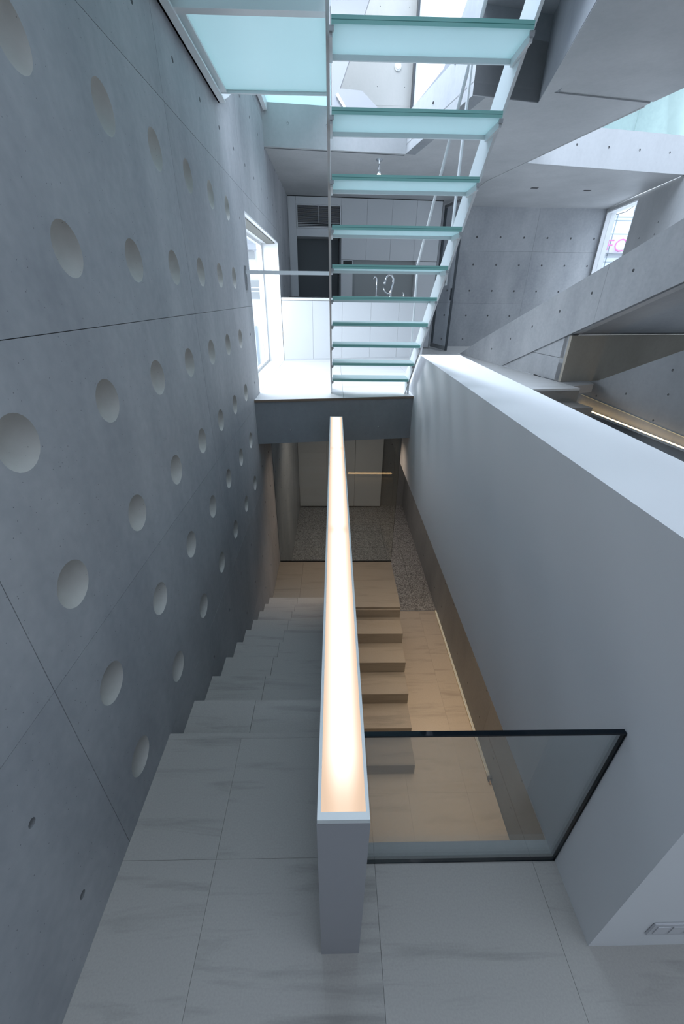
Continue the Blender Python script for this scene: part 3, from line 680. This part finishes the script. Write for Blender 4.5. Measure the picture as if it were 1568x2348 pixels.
fb('pane', .5, 1.40, 3.763, 4.75, .02, .032, M['greenpane'], gp); fb('pane', 1.405, 3.2, 3.763, 4.75, .02, .032, M['greenpane'], gp)
up_w = struct(empty('wall_upper_right'), 'pale upper wall seen through the green glass', 'wall')
fb('face', 1.55, 4.6, 3.755, 6.2, 1.2, 1.3, M['conc'], up_w)

# ================================================================== upper room
concrete_wall('wall_upper_back', (0, 9.2, 0), X3, Z3, [(XL, 3.75), (1.30, 3.75), (1.30, 7.0), (XL, 7.0)], ju=[.1], jv=[4.72, 5.62], ties=[(-.2+.457*k, 4.95+.45*j, .006) for k in range(4) for j in range(4)], m=concrete('concrete_bright', (.44, .45, .44), (.50, .50, .49), .1, .6), back=.12, label='bright white upper wall above the void with a round vent')
vt = tag(root('round_vent', (1.04, 9.195, 5.19)), 'round white vent cap on the bright upper wall', 'vent')
bm = bmesh.new(); bmesh.ops.create_cone(bm, segments=32, radius1=.056, radius2=.056, depth=.012, cap_ends=True, matrix=Matrix.Translation((1.04, 9.193, 5.19)) @ Matrix.Rotation(R(90), 4, 'X')); adopt(link('ring', bm, M['steelwhite']), vt)
bm = bmesh.new(); bmesh.ops.create_cone(bm, segments=32, radius1=.042, radius2=.038, depth=.012, cap_ends=True, matrix=Matrix.Translation((1.04, 9.184, 5.19)) @ Matrix.Rotation(R(90), 4, 'X')); adopt(link('cap', bm, M['white']), vt)
w3 = struct(empty('window_3'), 'tall upper window with dark mullion beside the bright wall', 'window')
mbox('mullion', (1.285, 9.05, 3.75), (1.315, 9.2, 7.0), M['darksteel'], w3)
mbox('frame', (1.32, 9.1, 3.75), (1.40, 9.16, 7.0), M['white'], w3)
mbox('frame', (2.72, 9.1, 3.75), (2.78, 9.16, 7.0), M['white'], w3)
mbox('pane', (1.40, 9.128, 3.76), (2.72, 9.134, 6.99), M['clearw'], w3)
up2 = struct(empty('wall_upper_partition'), 'white partition in the upper room, its shade painted as grey, with a sloping edge', 'wall')
mprism('face', [(-.79, 7.5, 3.752), (.85, 7.5, 3.752), (.64, 7.5, 4.15), (.378, 7.5, 4.343), (.075, 7.5, 4.36), (.22, 7.5, 4.68), (.437, 7.5, 5.171), (.80, 7.5, 6.0), (-.79, 7.5, 6.0)], (0, .1, 0), simple('partition_white_shaded', (.27, .27, .28), .6), up2)  # white partition standing in shade, the shade painted as grey
mprism('rail', [(.02, 7.49, 4.29), (.05, 7.49, 4.31), (.16, 7.49, 4.17), (.13, 7.49, 4.16)], (0, -.02, 0), M['steelwhite'], up2)
# upper glass floor over the far end of the void
gu = tag(root('glass_floor', (-.45, 5.6, 3.8)), 'higher frosted glass floor strip above the concrete slab edge', 'glass floor')
def glass_slab(name, pts, th, parent, fm='frostland'):
    bm = bmesh.new(); fs = prism(bm, pts, (0, 0, -th))
    for f in fs[2:]: f.material_index = 1
    o = link(name, bm, [M[fm], M['glassedge']]); return adopt(o, parent)
glass_slab('glass_pane', [(-.74, 4.3, 3.775), (-.037, 4.3, 3.775), (-.037, 6.30, 3.775), (-.74, 6.22, 3.775)], .02, gu)
mbox('frame', (-.785, 4.25, 3.68), (-.742, 5.99, 3.86), M['steelwhite'], gu)
mprism('frame', [(-.785, 5.99, 3.86), (-.785, 6.08, 3.86), (-.785, 6.08, 3.80), (-.785, 5.99, 3.68)], (.04, 0, 0), M['steelwhite'], gu)
mbox('frame', (-.035, 4.25, 3.72), (-.025, 5.97, 3.86), M['steelwhite'], gu)
# pendant lamp
pl = tag(root('ceiling_lamp', (.56, 6.41, 3.38)), 'small chrome ceiling lamp holder with bare bulb behind the third glass step', 'ceiling lamp')
bm = bmesh.new(); bmesh.ops.create_cone(bm, segments=24, radius1=.04, radius2=.045, depth=.016, cap_ends=True, matrix=Matrix.Translation((.56, 6.41, 3.371))); adopt(link('ceiling_rose', bm, M['chrome'], smooth=False), pl)
mtube('stem', [(.56, 6.41, 3.365), (.56, 6.41, 3.27)], .012, M['chrome'], pl, 10); mtube('socket', [(.56, 6.41, 3.28), (.56, 6.41, 3.24)], [.016, .024], M['chrome'], pl, 14)
bm = bmesh.new(); bmesh.ops.create_uvsphere(bm, u_segments=16, v_segments=12, radius=.03, matrix=Matrix.Translation((.56, 6.41, 3.215))); adopt(link('bulb', bm, emis('bulb_glow', (1, .97, .9), .9), smooth=True), pl)

# ================================================================== glass stair
gs_ = tag(root('glass_staircase', (.37, 4.35, .96)), 'steep open stair with green edged frosted glass treads between white steel stringers', 'staircase')
SL = .186/.2255
def stringer(x0, x1, name='stringer'):
    # profile in YZ: lower edge line through (4.43,.96) rising toward camera
    def lo(y): return .962+(4.43-y)*.857
    prof = [(4.43, .962), (4.70, .962)]
    y_top = .55
    prof += [(y_top, .962+(4.70-y_top)*.857), (y_top, lo(y_top))]
    bm = bmesh.new(); prism(bm, [(x0, y, z) for y, z in prof], (x1-x0, 0, 0)); o = link(name, bm, M['steelwhite']); return adopt(o, gs_)
stringer(-.034, -.020); stringer(.768, .782)
for n in range(1, 17):
    z = .962+.186*n; y = 4.23-.2255*(n-1); d = .235
    bm = bmesh.new()
    fs = box(bm, (-.012, y, z-.0245), (.760, y+d, z))
    for f in fs[2:]: f.material_index = 1
    box(bm, (-.011, y-.0004, z-.0130), (.759, y+.001, z-.0112), 2)   # the seam between the two laminated sheets
    o = link('tread', bm, [M['frost'], M['glassedge'], M['glassline']]); adopt(o, gs_)
    mbox('support_bar', (-.020, y+d-.018, z-.042), (.768, y+d-.008, z-.0245), M['steelwhite'], gs_)
    mbox('side_bracket', (-.020, y+.02, z-.052), (-.008, y+d-.018, z-.0245), M['steelwhite'], gs_)
    mbox('side_bracket', (.756, y+.02, z-.052), (.768, y+d-.018, z-.0245), M['steelwhite'], gs_)
    for xx in (-.020, .750):
        mbox('clamp', (xx, y+.006, z-.040), (xx+.018, y+.018, z-.0245), M['steel'], gs_)
# handrail with posts (white steel) on the right stringer
hr = tag(root('handrail', (.80, 4.4, .96)), 'thin white steel handrail with flat posts right of the glass treads', 'handrail')
def hrl(y): return 2.165+(4.464-y)*.834
hp = [(4.47, 2.165), (1.9, hrl(1.9)+.0)]
bm = bmesh.new(); tube(bm, [(.80, 4.40, .965), (.80, 4.46, 2.10), (.80, 4.464, 2.165), (.80, 4.40, 2.225), (.80, 1.5, hrl(1.5))], .011, 10); adopt(link('rail', bm, M['steelwhite'], smooth=True), hr)
for y in (3.235, 2.10):
    mbox('post', (.784, y-.018, .962+(4.70-y)*.857-.25), (.794, y+.018, hrl(y)), M['steelwhite'], hr)
# guard rail between wall and stair
gr = tag(root('guard_rail', (-.42, 4.2, 2.07)), 'horizontal white guard rail from the dimpled wall to the left stringer', 'rail')
mbox('rail', (-.79, 4.185, 2.055), (-.034, 4.205, 2.085), M['steelwhite'], gr)
mbox('wall_plate', (-.80, 4.17, 1.93), (-.79, 4.23, 2.12), M['steel'], gr, .002)
# glass landing
gl = tag(root('glass_landing', (-.4, 2.8, 3.1)), 'large frosted glass landing in a white steel frame high beside the left wall', 'glass landing')
glass_slab('glass_pane', [(-.735, 2.77, 3.125), (-.037, 2.77, 3.125), (-.037, 3.72, 3.125), (-.735, 3.72, 3.125)], .024, gl)
glass_slab('glass_pane', [(-.735, 1.3, 3.125), (-.037, 1.3, 3.125), (-.037, 2.74, 3.125), (-.735, 2.74, 3.125)], .024, gl)
mbox('side_beam', (-.785, 1.25, 3.035), (-.775, 3.72, 3.19), M['steelwhite'], gl)
mbox('side_beam_flange', (-.785, 1.25, 3.035), (-.735, 3.72, 3.045), M['steelwhite'], gl)
mbox('support_ledge', (-.775, 1.25, 3.088), (-.722, 3.72, 3.10), M['steelwhite'], gl)
mbox('cross_bar', (-.775, 2.715, 3.045), (-.037, 2.765, 3.10), M['steelwhite'], gl)
mprism('end_beam', [(-.785, 3.70, 3.035), (-.785, 3.72, 3.19), (-.785, 4.13, 3.21), (-.785, 4.0, 3.15)], (.012, 0, 0), M['steelwhite'], gl)
mbox('end_bar', (-.775, 3.722, 3.085), (-.037, 3.735, 3.13), M['steelwhite'], gl)
mbox('bolt_bracket', (-.797, 2.95, 3.05), (-.785, 3.0, 3.07), M['steel'], gl)

# ================================================================== right: steps down, ramp stair, lower wall
rs = tag(root('side_steps', (2.1, 4.5, .5)), 'stone steps with shade put into their dark tone, descending behind the white parapet', 'steps')
P0, P1 = Vector((1.26, 4.573, 0)), Vector((2.923, 4.819, 0))
for k in range(1, 6):
    z = .96-.165*k; a_ = P0+SD*(.27*(k-1)); b_ = P1+SD*(.27*(k-1)); a_.x = max(a_.x, 1.26)
    q = [a_+Vector((0, .0, 0)), b_, b_+SD*.27, Vector((1.26, a_.y-.265, 0))]
    mprism('step', [Vector((p.x, p.y, z)) for p in q], (0, 0, -.16 if k < 5 else -.13), M['stoneshaded'], rs)
mprism('top_riser', [Vector((p.x, p.y, .80)) for p in (P0-SD*-.001, P1-SD*-.001, P1-SD*.02, P0-SD*.02)], (0, 0, .134), M['stoneshaded'], rs)
# S0 reference point
S0 = Vector((2.327, 7.874, 0))
def sv(s, z, off=0): p = S0+SD*s+SN*off; return Vector((p.x, p.y, z))
Ls = lambda y: (7.874-y)/.9815
rp_poly = [(0, .965), (Ls(7.236), 1.259), (Ls(4.751), 2.287), (Ls(4.218), 2.521), (Ls(2.6), 3.23), (Ls(2.6), 2.67), (Ls(4.008), 2.04), (Ls(5.24), 1.504), (Ls(6.533), .947)]
# U = SD, V = Z gives normal SD x Z = (-.98,-.19,0): faces camera side
concrete_wall('wall_ramp_parapet', S0, SD, Z3, rp_poly, ju=[Ls(4.9)], ties=[(Ls(y_), z_, .016) for y_, z_ in ((4.578, 2.147), (5.039, 1.95), (5.484, 1.752), (5.948, 1.55), (6.389, 1.356), (6.838, 1.167), (4.12, 2.35))], m=M['conc'], back=.15, coremat=M['conc'], label='sloping concrete stair parapet rising to the upper right')
rp = tag(root('upper_stair_flight', sv(3, 1.4, .6)), 'dark concrete underside of the flight behind the sloping parapet', 'stair flight')
mprism('soffit_slab', [sv(Ls(5.24), 1.506, .15), sv(Ls(2.6), 2.672, .15), sv(Ls(2.6), 2.672, 1.95), sv(Ls(5.24), 1.506, 2.25)], (0, 0, .15), M['concdark'], rp)
for k in range(8):
    s = Ls(5.24)+.29*k; zz = 1.506+.433*(.29*(k+1))+.03
    mprism('step', [sv(s, zz, .16), sv(s+.29, zz, .16), sv(s+.29, zz, 1.35), sv(s, zz, 1.35)], (0, 0, .15), M['conc2'], rp)
# infill triangle and wall with the LED glow put into its golden colour
it = struct(mprism('wall_infill', [sv(Ls(6.53), .965, .03), sv(Ls(5.24), .965, .03), sv(Ls(5.24), 1.232, .03), sv(Ls(5.9), 1.232, .03)], SN*.05, M['conc']), 'triangular concrete infill below the sloping parapet, lower panel', 'wall')
it2 = struct(mprism('wall_infill', [sv(Ls(5.9), 1.237, .03), sv(Ls(5.24), 1.237, .03), sv(Ls(5.24), 1.52, .03)], SN*.05, M['conc']), 'triangular concrete infill below the sloping parapet, upper panel', 'wall')
gw = struct(mprism('wall_under_flight', [sv(Ls(5.20), .961, .03), sv(Ls(5.20), .961, 2.25), sv(Ls(5.20), 1.50, 2.25), sv(Ls(5.20), 1.50, .03)], -SD*.12, concrete('concrete_led_glow', (.30, .27, .22), (.38, .345, .29), .3, .55)), 'concrete wall under the upper stair flight, LED glow put into its golden colour', 'wall')
W0 = Vector((3.331, 5.303, 0))
wy = lambda y: (5.303-y)/.9815
w3_poly = [(wy(5.303), -.6), (wy(1.6), -.6), (wy(1.6), 2.6), (wy(4.184), 1.489), (wy(5.187), .985), (wy(5.303), .96)]
w3_poly = [(-.9, -.6)]+w3_poly[1:]+[(-.9, .955)]
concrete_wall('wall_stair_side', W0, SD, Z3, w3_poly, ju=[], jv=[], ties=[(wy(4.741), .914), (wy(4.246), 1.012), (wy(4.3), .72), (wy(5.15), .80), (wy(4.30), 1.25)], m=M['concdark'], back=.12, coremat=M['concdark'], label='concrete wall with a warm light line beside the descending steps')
lg = struct(mprism('floor_ledge', [(2.86, 5.22, .957), (3.31, 5.29, .957), (3.25, 5.10, .957), (2.90, 4.95, .957)], (0, 0, -.1), M['conc2']), 'pale ledge at the head of the descending steps', 'floor')
ll = tag(root('wall_light_line', W0+SD*.8+Z3*.62), 'glowing warm light line running along the wall beside the descending steps', 'light strip')
def wb_(name, s0, s1, z0, z1, d0, d1, m, dz=0):
    a, b = W0+SD*s0, W0+SD*s1
    return mprism(name, [a-SN*d0+Z3*z0, b-SN*d0+Z3*(z0+dz), b-SN*d1+Z3*(z0+dz), a-SN*d1+Z3*z0], (0, 0, z1-z0), m, ll)
wb_('ledge', -.1, 3.4, .60, .625, .0, .07, M['conc2'], -.13); wb_('led_strip', -.1, 3.4, .6255, .632, .045, .064, M['led'], -.13)
wb_('cream_strip', -.1, 3.4, .765, .772, .0, .006, simple('cream_line', (.75, .68, .5), .4), -.26)  # thin cream strip on the wall above the LED ledge
# lower ground on the far right, so the void is closed
struct(mbox('floor_side', (1.27, .47, -.25), (5.8, 5.2, -.01), M['stone']), 'stone floor behind the parapet at the foot of the side steps', 'floor')

# ================================================================== shell outside the frame
struct(mbox('wall_near', (-1.1, -2.35, -2.8), (5.95, -2.2, 7.0), M['conc2']), 'concrete wall behind the viewpoint', 'wall')
struct(mbox('wall_outer_right', (5.8, -2.2, -2.8), (5.95, 6.0, 7.0), M['conc2']), 'outer concrete wall far to the right', 'wall')
struct(mbox('wall_lower_near', (-.8, -.65, -2.8), (1.8, -.5, -.25), M['conc2']), 'lower concrete wall below the near floor', 'wall')

lw_ = tag(root('floor_light_line', (1.0, -.49, -2.47)), 'warm light line at the foot of the wall under the near floor, seen mirrored in the glass screen', 'light strip')
mbox('housing', (.38, -.499, -2.48), (1.62, -.485, -2.42), M['white'], lw_); mbox('led_strip', (.385, -.485, -2.47), (1.615, -.480, -2.43), emis('warm_led_low', (1, .62, .28), 3.5), lw_)

# ================================================================== outside
hs = tag(root('neighbour_house', (-2.6, 14.2, -2)), 'pale neighbouring house with a grey roof outside the left window', 'house')
mbox('wall', (-7, 14.05, -3), (-.8, 17, 3.05), M['housewall'], hs)
mprism('roof', [(-7.3, 13.7, 3.02), (-7.3, 17.4, 3.02), (-7.3, 15.5, 4.3)], (6.7, 0, 0), M['roof'], hs)
wf = mbox('window', (-2.62, 14.0, 1.72), (-2.20, 14.05, 2.30), M['steelwhite'], hs); mbox('window_pane', (-2.58, 13.99, 1.76), (-2.24, 14.0, 2.26), M['splash'], hs)
for z_ in (1.95, 2.05): mbox('balcony_rail', (-2.8, 13.9, z_), (-1.9, 13.93, z_+.025), M['steelwhite'], hs)
mbox('window', (-2.6, 14.0, 2.8), (-2.35, 14.05, 3.0), M['splash'], hs)
mbox('downpipe', (-2.5, 13.98, -.3), (-2.44, 14.04, 1.0), M['facadeline'], hs)
bh = tag(root('opposite_building', (14.6, 25, 0)), 'pale panelled building with pink sign letters outside the far right window', 'building')
mbox('facade', (9, 25.03, -3), (22, 30, 5.72), M['facade'], bh)
for z_ in (5.56, 5.42, 4.845, 3.6): mbox('facade_joint', (9, 25.0, z_), (22, 25.03, z_+.025), M['facadeline'], bh)
for x_ in (12.0, 13.25, 14.55, 15.9, 17.2): mbox('facade_joint', (x_, 25.0, -3), (x_+.03, 25.03, 5.7), M['facadeline'], bh)
for z_ in (3.985, 3.82, 3.30, 3.18): mbox('ledge', (9, 24.8, z_), (22, 25.03, z_+.03), M['roof'], bh)
def letter(pts): mtube('letter', [(x, 24.9, z) for x, z in pts], .035, M['pink'], bh, 6)
letter([(13.96, 4.14), (14.28, 4.56), (14.66, 4.57)]); letter([(14.36, 4.57), (14.40, 4.14)]); letter([(14.05, 4.34), (14.62, 4.36)])
letter([(15.32, 4.50), (15.24, 4.59), (15.1, 4.62), (14.95, 4.58), (14.82, 4.46), (14.78, 4.32), (14.86, 4.17), (15.02, 4.10), (15.25, 4.13)])
mtube('cable', [(12.5, 25.0, 5.60), (13.8, 24.6, 5.50), (14.6, 24.5, 5.72), (15.4, 25.0, 6.15)], .015, M['black'], bh)
mbox('cable_post', (15.37, 25.03, 5.6), (15.43, 25.09, 6.2), M['facadeline'], bh)
